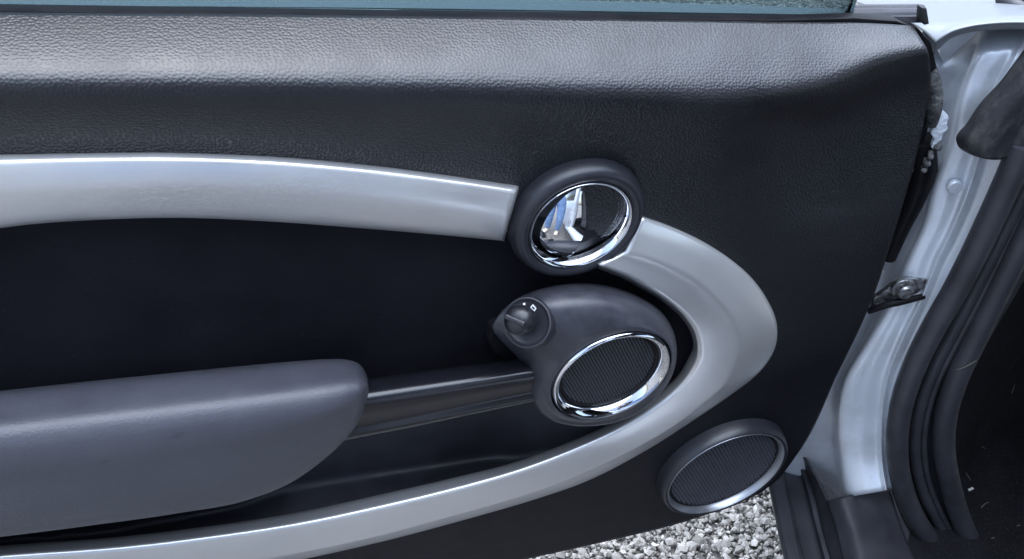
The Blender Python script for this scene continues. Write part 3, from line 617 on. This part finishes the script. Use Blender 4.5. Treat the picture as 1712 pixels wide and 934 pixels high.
# door jamb: columns running from top to sill, left (behind the door) to right (seal flange)
JAMB = [
    jr([(1540, 60), (1520, 130), (1500, 240), (1478, 317), (1452, 385), (1428, 428), (1400, 500), (1366, 565), (1330, 640), (1300, 712), (1292, 770), (1300, 850)], .065),
    jr([(1580, 85), (1566, 150), (1548, 240), (1524, 317), (1500, 385), (1478, 428), (1450, 500), (1415, 565), (1372, 640), (1350, 712), (1352, 770), (1375, 850)], .056),
    jr([(1622, 66), (1596, 140), (1574, 240), (1549, 317), (1530, 380), (1505, 428), (1478, 500), (1444, 565), (1402, 640), (1392, 712), (1397, 780), (1404, 850)], .045),
    jr([(1645, 62), (1612, 140), (1588, 240), (1561, 317), (1544, 375), (1520, 428), (1490, 500), (1454, 565), (1412, 640), (1402, 712), (1408, 780), (1414, 850)], .022),
    jr([(1680, 60), (1640, 140), (1610, 240), (1585, 317), (1566, 375), (1540, 428), (1515, 500), (1482, 565), (1446, 640), (1437, 712), (1438, 780), (1445, 850)], .016),
    jr([(1705, 60), (1665, 140), (1634, 240), (1606, 330), (1586, 381), (1562, 428), (1535, 500), (1503, 565), (1474, 640), (1466, 712), (1468, 780), (1474, 850)], .014),
    jr([(1712, 70), (1672, 150), (1641, 250), (1613, 335), (1592, 385), (1569, 432), (1541, 500), (1510, 565), (1482, 640), (1474, 712), (1476, 780), (1482, 850)], .006),
    jr([(1722, 80), (1682, 160), (1652, 255), (1622, 345), (1600, 395), (1577, 440), (1550, 505), (1520, 570), (1490, 640), (1480, 712), (1482, 780), (1488, 850)], .013),
    jr([(1770, 90), (1725, 170), (1690, 262), (1636, 375), (1612, 420), (1590, 455), (1562, 520), (1534, 575), (1502, 640), (1490, 712), (1490, 780), (1492, 826)], .004)]
FOOT = [790, 812, 836, 832, 826, 821, 819, 818, 817]
for c_, fy, fk in zip(JAMB, FOOT, (0, 0, .5, .8, 1, 1, .9, .6, .4)): c_[0, 2] += .02; c_[-3, 2] -= .004*fk; c_[-2, 2] -= .018*fk; c_[-1, 1] = fy; c_[-1, 2] -= .036*fk
JAMB[0][-2, 1] = 750; JAMB[1][-2, 1] = 765
JAMB = [np.vstack([[c_[0, 0]+14, c_[0, 1]-38, c_[0, 2]+.05], c_]) for c_ in JAMB]
JG('door_jamb', JAMB, body.m, 90, 70, thick=.001)
# fender edge and shoulder beyond the jamb
FE = [jr([(1560, 92), (1590, 64), (1620, 54), (1660, 50), (1730, 50), (1800, 55)], .012), jr([(1562, 78), (1590, 58), (1620, 49), (1660, 44), (1725, 42), (1800, 46)], .0),
      jr([(1556, 62), (1588, 46), (1620, 38), (1660, 33), (1725, 32), (1800, 35)], .004), jr([(1500, 25), (1560, 22), (1620, 14), (1680, 10), (1740, 10), (1800, 14)], .07), jr([(1380, -20), (1480, -35), (1600, -45), (1700, -45), (1760, -40), (1830, -30)], .38), jr([(1330, -80), (1480, -110), (1600, -120), (1700, -120), (1760, -110), (1850, -100)], .8)]
JG('fender', FE, fender_m.m, 60, 40, thick=.001)
slab('fender_flange', [PJ(*q, .03) for q in ((1570, 60), (1590, 52), (1640, 50), (1624, 63), (1600, 85), (1578, 104), (1571, 90))], FWD*.01, body.m, car, .001)
tube('bonnet_gap_seal', [PJ(1672, -6, .10), PJ(1690, 3, .09), PJ(1706, 13, .08), PJ(1740, 33, .07)], .006, rubber.m, car, res=20)
slab('scuttle_panel', [PJ(*q, .10) for q in ((1680, -10), (1700, 4), (1722, 18), (1790, 55), (1790, -40), (1690, -40))], FWD*.01, dusty.m, car, .001)
# dusty black pillar cover
FL = [jr([(1712, 82), (1672, 136), (1635, 177), (1616, 206), (1598, 232), (1603, 246), (1612, 253)], [.0, -.002, -.004, -.004, -.003, -.003, -.003]), jr([(1722, 92), (1685, 145), (1650, 185), (1632, 212), (1617, 236), (1622, 250), (1630, 261)], -.014),
      jr([(1760, 80), (1725, 140), (1690, 185), (1668, 214), (1655, 238), (1655, 255), (1660, 267)], -.022), jr([(1820, 70), (1780, 140), (1745, 185), (1720, 214), (1705, 238), (1700, 252), (1700, 264)], -.018), jr([(1880, 60), (1840, 140), (1810, 185), (1800, 214), (1790, 238), (1780, 250), (1770, 258)], -.03)]
JG('pillar_cover', FL, dusty.m, 40, 30, thick=.003)
# rubber door seal: three ribs round the opening
ribs = [([(1712, 240), (1693, 285), (1652, 375), (1628, 425), (1594, 490), (1562, 545), (1532, 605), (1509, 670), (1500, 736), (1506, 800), (1525, 855), (1560, 912), (1590, 960)], .0125, -.014),
        ([(1750, 240), (1722, 300), (1680, 385), (1655, 435), (1622, 500), (1590, 560), (1562, 615), (1540, 675), (1530, 736), (1538, 805), (1562, 862), (1600, 925), (1625, 965)], .0065, .002),
        ([(1766, 242), (1736, 302), (1694, 388), (1669, 438), (1636, 504), (1604, 564), (1576, 618), (1554, 678), (1545, 736), (1553, 806), (1577, 864), (1613, 926), (1640, 966)], .0035, .002),
        ([(1790, 250), (1750, 320), (1712, 395), (1688, 445), (1656, 510), (1628, 570), (1602, 625), (1582, 690), (1578, 745), (1588, 805), (1606, 866), (1634, 925), (1660, 968)], .0125, .0)]
seal0 = None
for pts, r_, s_ in ribs:
    tube('door_seal', [PJ(x, y, s_-.0*i) for i, (x, y) in enumerate(pts)], r_, rubber.m, car, 16, 90)
# footwell behind the seal: kick panel, carpet, dashboard underside
JG('kick_panel', [jr([(1770, 230), (1700, 400), (1620, 560), (1575, 660), (1560, 745), (1570, 820), (1600, 900), (1650, 980)], .02), jr([(1850, 230), (1790, 400), (1700, 520), (1640, 620), (1620, 745), (1640, 820), (1680, 900), (1730, 990)], .12), jr([(1950, 230), (1900, 400), (1840, 520), (1800, 620), (1780, 745), (1790, 820), (1800, 900), (1830, 990)], .30)], carpet.m, 50, 30)
cv = [PZ(1500, 990, .30), PZ(1560, 700, .30), PZ(1640, 600, .30), PZ(1900, 560, .30), PZ(1950, 1000, .30), PZ(1700, 1100, .30)]
mesh('footwell_carpet', cv, [(0, 1, 2, 3, 4, 5)], carpet.m, car, False)
# ---- sill: outer strip, channel, cover
def zrows(name, rows, mat, nu=30, nv=24, thick=.003):
    g = np.array([cr(r, nu) for r in rows]); g = unproj(g, PZ)
    out = np.array([cr(g[:, k2], nv, ts=np.linspace(0, 1, len(rows))) for k2 in range(nu)]).transpose(1, 0, 2)
    return grid(name, out, mat, car, thick=thick)
Z0 = GH-.95
def zr(pts, z): p = np.asarray(pts, float); return np.c_[p, np.full(len(p), z)]
zrows('sill_strip', [zr([(1250, 700), (1283, 808), (1310, 934), (1325, 990)], Z0-.06), zr([(1252, 700), (1284, 806), (1312, 934), (1327, 990)], Z0-.004), zr([(1258, 700), (1290, 800), (1320, 934), (1336, 990)], Z0), zr([(1276, 700), (1308, 792), (1340, 934), (1356, 990)], Z0)], sill_m.m)
zrows('sill_channel', [zr([(1296, 742), (1309, 790), (1341, 934), (1357, 990)], Z0-.006), zr([(1300, 742), (1313, 790), (1347, 934), (1363, 990)], Z0-.012), zr([(1318, 742), (1338, 796), (1362, 890), (1374, 934), (1388, 990)], Z0-.012), zr([(1322, 742), (1343, 796), (1367, 890), (1379, 934), (1393, 990)], Z0+.002), zr([(1331, 742), (1352, 796), (1376, 890), (1388, 934), (1402, 990)], Z0+.004)], rubber.m)
zrows('sill_step', [zr([(1336, 764), (1352, 800), (1376, 890), (1388, 934), (1402, 990)], Z0+.002), zr([(1340, 760), (1362, 796), (1382, 836), (1400, 890), (1410, 934), (1424, 990)], Z0+.03)], sill_m.m)
slabtop = [PJ(1381, 838, -.004), PJ(1405, 831, -.004), PJ(1430, 826, -.004), PJ(1458, 821, -.004), PJ(1487, 818, -.004)]
def sill_top():
    top = [(1381, 837), (1405, 831), (1430, 826), (1458, 821.5), (1488, 818)]; mid = [(1398, 890), (1424, 886), (1450, 882), (1476, 879), (1506, 876)]; bot = [(1420, 990), (1450, 988), (1480, 986), (1508, 984), (1548, 980)]
    rows = []
    z = [Z0+.035, Z0+.055, Z0+.056, Z0+.055, Z0+.05]
    for r_, dz in ((top, .0), (mid, -.004), (bot, -.006)): rows.append([(x, y, zz+dz) for (x, y), zz in zip(r_, z)])
    zrows('sill_cover', rows, sill_m.m, 24, 24, .004)
sill_top()
mesh('floor_pan', [PZ(1290, 775, .245), PZ(1300, 830, .245), PZ(1336, 1000, .245), PZ(2100, 1150, .245), PZ(2100, 500, .245), PZ(1560, 480, .245)], [(0, 1, 2, 3, 4, 5)], rubber.m, car, False)
JG('seal_carrier', [jr([(1716, 230), (1640, 372), (1596, 450), (1560, 510), (1520, 585), (1490, 660), (1481, 736), (1488, 810), (1510, 870), (1548, 930), (1575, 975)], .012), jr([(1830, 240), (1750, 385), (1716, 460), (1670, 540), (1630, 610), (1600, 680), (1592, 736), (1600, 810), (1620, 870), (1650, 930), (1680, 985)], .016)], rubber.m, 50, 6)
# ---- check strap with bolt
cs = slab('check_strap', [PJ(*q, .012) for q in ((1462, 498), (1478, 487), (1500, 470), (1522, 466), (1552, 468), (1548, 482), (1530, 492), (1508, 500), (1486, 508), (1466, 518), (1455, 522))], FWD*.006, metal.m, car, .0015)
lathe('strap_bolt', PJ(1510, 481, .010), -FWD, [(.0125, -.002), (.0125, .002), (.0118, .003), (.0085, .003), (.0082, .008), (.0070, .0098), (.0001, .0102)], metal.m, cs, n=28, sharp=30)
tube('strap_arm', [PJ(1452, 520, .008), PJ(1480, 510, .004), PJ(1510, 503, .004), PJ(1545, 495, .008)], [.0035, .004, .004, .003], frame_m.m, cs, res=24)
# ---- boot and shadow tube, foam and torn sealer by the hinge
tube('boot_shadow_tube', [PJ(1545, 232, .02), PJ(1540, 290, .03), PJ(1528, 330, .03), PJ(1508, 375, .03), PJ(1485, 430, .035)], [.010, .014, .011, .009, .008], frame_m.m, car, 14, 40)  # black tube as wiring boot, building in the dark shadow behind the door
tube('foam_block', [PJ(1558, 112, .01), PJ(1563, 140, .004), PJ(1563, 170, .004), PJ(1558, 208, .01)], [.004, .0065, .007, .005], foam.m, car, 12, 30)
slab('hinge_plate', [PJ(*q, .02) for q in ((1536, 250), (1562, 235), (1570, 248), (1556, 278), (1530, 280), (1518, 306), (1514, 308), (1526, 268))], FWD*.004, fender_m.m, car, .0008)
sealer_m = M('pale_sealer', (.6, .64, .7), .7); sealer_m.bump(sealer_m.noise(240, 5), .003, .8)
slab('torn_sealer', [PJ(*q, .006) for q in ((1562, 205), (1566, 182), (1572, 190), (1577, 186), (1588, 197), (1584, 206), (1586, 216), (1577, 224), (1576, 234), (1567, 240), (1561, 252), (1557, 246), (1562, 232), (1556, 224), (1559, 214))], FWD*.006, sealer_m.m, car, .002)
for x, y, r_ in ((1556, 262, .003), (1550, 274, .0035), (1545, 284, .003), (1570, 246, .0035)):
    lathe('sealer_lump', PJ(x, y, .004), -FWD+np.array([random.uniform(-.4, .4), 0, random.uniform(-.4, .4)]), [(r_, -.006), (r_*.95, .001), (r_*.6, r_*.6), (.0001, r_*.75)], foam.m, car, n=7, sharp=20)
lathe('jamb_plug', PJ(1596, 312, .012), -FWD, [(.0075, -.002), (.0075, .001), (.006, .0025), (.0001, .003)], body.m, car, n=24)

# ---- rest of the car: it shades the jamb and shows in the chrome
O_ = np.array([.70, .05, 0.])
def PC(f, i, z): return O_+FWD*f+INW*i+np.array([0, 0, z])
def cgrid(name, rows, mat, nu=24, nv=16, thick=.002): 
    g = np.array([cr([PC(*q) for q in r], nu) for r in rows])
    g = np.array([cr(g[:, k2], nv) for k2 in range(nu)]).transpose(1, 0, 2) if len(rows) > 2 else g
    return grid(name, g, mat, car, thick=thick)
cabin_m = M('cabin_trim', (.02, .02, .024), .7); blotch(cabin_m, (.02, .02, .024), .3, 12, 20, .6, .8)
seat_m = M('seat_cloth', (.035, .035, .04), .85); blotch(seat_m, (.035, .035, .04), .3, 20, 20, .8, .9); seat_m.bump(seat_m.noise(600, 3), .001, .5)
dark_glass = M('dark_glass', (.012, .014, .015), .05, coat=.6, coat_rough=.03); dark_glass.rough(dark_glass.ramp(dark_glass.noise(20, 3), [(.3, g3(.03)), (.7, g3(.07))]))
cgrid('rocker_panel', [[(-.30, .03, .16), (-1.2, .03, .16)], [(-.30, -.015, .22), (-1.2, -.015, .22)], [(-.30, .0, .285), (-1.2, .0, .285)], [(-.30, .10, .30), (-1.2, .10, .30)]], body.m)
cgrid('rear_quarter_panel', [[(-1.10, .02, .2), (-1.6, .0, .24), (-2.3, .06, .3)], [(-1.10, -.01, .5), (-1.6, -.03, .5), (-2.35, .03, .5)], [(-1.08, .0, .75), (-1.6, -.02, .76), (-2.35, .04, .76)], [(-1.06, .03, .90), (-1.6, .02, .91), (-2.3, .08, .92)]], body.m)
cgrid('latch_pillar', [[(-1.10, .02, .2), (-1.09, .0, .6), (-1.07, .02, .9), (-1.05, .16, 1.36)], [(-1.08, .12, .2), (-1.07, .12, .6), (-1.05, .12, .9), (-1.03, .22, 1.34)]], body.m, 20, 4)
cgrid('rear_quarter_glass', [[(-1.09, .03, .905), (-1.6, .03, .915), (-2.2, .09, .925)], [(-1.07, .17, 1.35), (-1.6, .18, 1.35), (-2.0, .24, 1.33)]], dark_glass.m, 16, 2)
cgrid('roof', [[(-.42, .20, 1.355), (-1.2, .17, 1.37), (-2.1, .24, 1.33)], [(-.40, .32, 1.385), (-1.2, .30, 1.40), (-2.15, .34, 1.36)], [(-.36, .75, 1.40), (-1.2, .75, 1.425), (-2.2, .75, 1.38)], [(-.40, 1.18, 1.385), (-1.2, 1.2, 1.40), (-2.15, 1.16, 1.36)], [(-.42, 1.30, 1.355), (-1.2, 1.33, 1.37), (-2.1, 1.26, 1.33)]], frame_m.m, 24, 20, .03)
tube('windscreen_pillar', [PC(.18, .12, .93), PC(.0, .155, 1.06), PC(-.2, .185, 1.22), PC(-.42, .22, 1.36)], [.028, .028, .026, .026], frame_m.m, car, 12, 24)
cgrid('opaque_windscreen', [[(.20, .14, .925), (.24, .75, .935), (.20, 1.36, .925)], [(-.42, .23, 1.355), (-.38, .75, 1.40), (-.42, 1.27, 1.355)]], dark_glass.m, 12, 4)  # opaque pane added out of view to keep daylight off the footwell
cgrid('dashboard', [[(.12, .14, .90), (.12, .75, .92), (.12, 1.36, .90)], [(-.08, .16, .925), (-.14, .75, .95), (-.12, 1.36, .93)], [(-.12, .20, .84), (-.26, .75, .84), (-.24, 1.36, .82)], [(-.06, .24, .74), (-.24, .75, .66), (-.22, 1.36, .66)], [(.08, .30, .70), (-.02, .75, .58), (-.02, 1.38, .58)]], cabin_m.m, 20, 24)
cgrid('bulkhead', [[(.34, .06, .25), (.34, 1.44, .25)], [(.30, .06, .6), (.30, 1.44, .6)], [(.14, .10, .91), (.14, 1.40, .91)]], carpet.m, 8, 8)
cgrid('cabin_floor', [[(-.30, .12, .27), (-1.9, .12, .27)], [(-.30, 1.4, .27), (-1.9, 1.4, .27)]], carpet.m, 6, 4)
cgrid('far_door_panel', [[(.1, 1.44, .26), (-2.1, 1.44, .26)], [(.1, 1.42, .6), (-2.1, 1.42, .6)], [(.1, 1.38, .92), (-2.1, 1.38, .92)]], cabin_m.m, 8, 8)
def seat(i0):
    cgrid('seat_cushion', [[(-.46, i0, .34), (-.95, i0, .34)], [(-.44, i0+.01, .52), (-.95, i0+.01, .46)], [(-.45, i0+.08, .565), (-.95, i0+.10, .50)], [(-.45, i0+.25, .55), (-.95, i0+.25, .48)], [(-.45, i0+.42, .565), (-.95, i0+.40, .50)], [(-.44, i0+.5, .52), (-.95, i0+.5, .46)], [(-.46, i0+.5, .34), (-.95, i0+.5, .34)]], seat_m.m, 14, 24, .03)
    cgrid('seat_backrest', [[(-.98, i0+.02, .42), (-1.10, i0+.02, .75), (-1.20, i0+.06, 1.05), (-1.24, i0+.18, 1.22)], [(-.88, i0+.03, .45), (-1.0, i0+.02, .75), (-1.10, i0+.06, 1.05), (-1.18, i0+.18, 1.22)], [(-.90, i0+.25, .46), (-1.03, i0+.25, .75), (-1.12, i0+.25, 1.05), (-1.17, i0+.25, 1.24)], [(-.88, i0+.47, .45), (-1.0, i0+.48, .75), (-1.10, i0+.44, 1.05), (-1.18, i0+.32, 1.22)], [(-.98, i0+.48, .42), (-1.10, i0+.48, .75), (-1.20, i0+.44, 1.05), (-1.24, i0+.32, 1.22)]], seat_m.m, 20, 20, .05)
seat(.22); seat(.80)

# ================================================================== the person who stands before the door (seen in the chrome)
skin = M('skin', (.50, .33, .25), .5); denim = M('blue_denim', (.13, .22, .40), .85)
denim.color(denim.ramp(denim.noise(14, 6, .7), [(.3, (.09, .16, .31)), (.7, (.22, .33, .52))])); denim.bump(denim.noise(40, 5), .006, .6)
jacket_m = M('dark_jacket', (.02, .021, .026), .8); jacket_m.bump(jacket_m.noise(18, 5), .012, .6); shoe_m = M('beige_shoes', (.55, .5, .42), .7); hair_m = M('brown_hair', (.05, .032, .022), .6)
def skinned(name, joints, bones, root, mat, parent, sub=2):
    """one continuous body surface grown round a skeleton: joints name -> (x, y, z, r)"""
    ks = list(joints); me = bpy.data.meshes.new(name)
    me.from_pydata([joints[k][:3] for k in ks], [(ks.index(a), ks.index(b)) for a, b in bones], [])
    o = bpy.data.objects.new(name, me); C.objects.link(o); o.parent = parent; me.materials.append(mat)
    m = o.modifiers.new('skin', 'SKIN'); m.use_smooth_shade = True
    if not me.skin_vertices:
        with bpy.context.temp_override(object=o, active_object=o): bpy.context.view_layer.objects.active = o; bpy.ops.mesh.customdata_skin_add()
    for v, k in zip(me.skin_vertices[0].data, ks):
        r = joints[k][3]; v.radius = r if isinstance(r, tuple) else (r, r); v.use_root = (k == root)
    d = o.modifiers.new('sub', 'SUBSURF'); d.levels = d.render_levels = sub
    return o
def person(px_, py_, yaw):
    root = thing('person', (px_, py_, 0), 'standing person in pale blue jeans, dark jacket and beige shoes mirrored in the chrome handle', 'person')
    root.rotation_euler = (0, 0, yaw)
    J = {'pelvis': (0, 0, .93, .13), 'waist': (0, -.01, 1.08, (.13, .10)), 'chest': (0, -.02, 1.28, (.16, .11)), 'neck0': (0, -.01, 1.44, .06), 'neck1': (0, .02, 1.52, .052), 'head': (0, .045, 1.60, (.075, .085)), 'crown': (0, .03, 1.69, (.065, .075))}
    B_ = [('pelvis', 'waist'), ('waist', 'chest'), ('chest', 'neck0'), ('neck0', 'neck1'), ('neck1', 'head'), ('head', 'crown')]
    for n_, sx in (('l', -1), ('r', 1)):
        J.update({n_+'sh': (sx*.18, -.02, 1.40, .055), n_+'el': (sx*.24, .06, 1.15, .042), n_+'wr': (sx*.10, .28, 1.22, .028), n_+'pm': (sx*.085, .345, 1.235, (.024, .036)),
                  n_+'hp': (sx*.09, 0, .88, .09), n_+'kn': (sx*.10, .02, .49, .055), n_+'an': (sx*.105, -.02, .09, .036)})
        B_ += [('chest', n_+'sh'), (n_+'sh', n_+'el'), (n_+'el', n_+'wr'), (n_+'wr', n_+'pm'), ('pelvis', n_+'hp'), (n_+'hp', n_+'kn'), (n_+'kn', n_+'an')]
        for f_, (dz, ln) in enumerate(((.028, .9), (.009, 1.), (-.010, .95), (-.028, .78))):
            a, b, c = f'{n_}f{f_}a', f'{n_}f{f_}b', f'{n_}f{f_}c'
            J[a] = (sx*.082, .385, 1.235+dz, .0095); J[b] = (sx*.070, .385+.032*ln, 1.238+dz, .0088); J[c] = (sx*.045, .385+.048*ln, 1.238+dz, .0078)
            B_ += [(n_+'pm', a), (a, b), (b, c)]
        J[n_+'ta'] = (sx*.066, .33, 1.272, .011); J[n_+'tb'] = (sx*.05, .355, 1.29, .009); B_ += [(n_+'pm', n_+'ta'), (n_+'ta', n_+'tb')]
    skinned('skin', J, B_, 'pelvis', skin.m, root)
    Jj = {'p': (0, 0, .95, (.165, .125)), 'w': (0, 0, 1.03, (.16, .12))}; Bj = [('p', 'w')]
    Jk = {'hem': (0, 0, .90, (.18, .14)), 'w': (0, -.005, 1.06, (.17, .13)), 'c': (0, -.02, 1.28, (.19, .14)), 'n': (0, -.012, 1.44, .085)}; Bk = [('hem', 'w'), ('w', 'c'), ('c', 'n')]
    for n_, sx in (('l', -1), ('r', 1)):
        Jj.update({n_+'h': (sx*.095, 0, .84, .112), n_+'m': (sx*.10, .012, .66, .095), n_+'k': (sx*.103, .022, .49, .078), n_+'c': (sx*.105, .0, .30, .07), n_+'a': (sx*.107, -.018, .10, .062)})
        Bj += [('p', n_+'h'), (n_+'h', n_+'m'), (n_+'m', n_+'k'), (n_+'k', n_+'c'), (n_+'c', n_+'a')]
        Jk.update({n_+'s': (sx*.185, -.02, 1.39, .08), n_+'e': (sx*.245, .055, 1.15, .062), n_+'w2': (sx*.115, .262, 1.215, .042)}); Bk += [('c', n_+'s'), (n_+'s', n_+'e'), (n_+'e', n_+'w2')]
        skinned('shoe', {'heel': (sx*.107, -.055, .042, .042), 'mid': (sx*.112, .045, .04, (.046, .036)), 'toe': (sx*.122, .17, .032, (.044, .028))}, [('heel', 'mid'), ('mid', 'toe')], 'heel', shoe_m.m, root)
    skinned('jeans', Jj, Bj, 'p', denim.m, root); skinned('jacket', Jk, Bk, 'c', jacket_m.m, root)
    skinned('hair', {'a': (0, .01, 1.66, (.085, .092)), 'b': (0, -.01, 1.72, (.075, .08)), 'c': (0, -.035, 1.58, (.07, .06))}, [('c', 'a'), ('a', 'b')], 'a', hair_m.m, root, 1)
    for sx in (-1, 1): lathe('eye', (sx*.031, .118, 1.612), (0, 1, 0), [(.011, 0), (.008, .005), (.0001, .007)], white.m, root, 12)
    skinned('nose', {'a': (0, .12, 1.605, .009), 'b': (0, .142, 1.578, .014)}, [('a', 'b')], 'a', skin.m, root, 1)
    return root
person(.02, -1.0, R(-8))

# ================================================================== small litter in the footwell
def litter():
    bpy.context.view_layer.update(); dg = bpy.context.evaluated_depsgraph_get()
    def spot(px, py):
        d = Vector(ray(px, py)).normalized(); ok, loc, nor, *_ = scene.ray_cast(dg, Vector(CAM), d)
        if nor.dot(d) > 0: nor = -nor
        return np.array(loc), np.array(nor)
    hits = [([(1600, 617), (1613, 612), (1632, 601)], 'longest curved dry straw lying between the rubber seals'), ([(1614, 791), (1618, 797), (1622, 803)], 'dry straw bit just above the white scrap on the carpet'),
            ([(1640, 849), (1646, 843), (1652, 840)], 'bent dry straw bit lower right of the white scrap'), ([(1690, 656), (1693, 649), (1695, 643)], 'highest dry straw bit on the carpet, by the right photo edge'),
            ([(1641, 746), (1646, 749)], 'dry straw bit midway between the white scrap and the highest straw'), ([(1657, 901), (1662, 899)], 'lowest dry straw bit on the black footwell carpet'), ([(1700, 880), (1705, 878)], 'dry straw bit low on the carpet by the right photo edge')]
    pts = [[spot(*q) for q in h[0]] for h in hits]; w_, wn_ = spot(1622, 819)
    for (h, lab), P in zip(hits, pts):
        p = [a+b*.0012 for a, b in P]
        if max(np.linalg.norm(p[k2]-p[0]) for k2 in range(len(p))) > .05: p = [p[0], p[0]+np.array([.006, .004, .001])]
        tag(tube('straw_bit', p, [.0008, .0005], straw.m, None, 6, 8), lab, 'straw', 'dry straw bits in the footwell')
    b = np.cross(wn_, [1, .2, 0]); b /= np.linalg.norm(b); a = np.cross(b, wn_)
    tag(box_axes('paper_scrap', w_+wn_*.002, a*.0045, b*.0016, wn_*.0008, paper.m, None, .0004), 'tiny white oblong scrap on the black footwell carpet', 'scrap')
litter()
print('objects', len(bpy.data.objects))
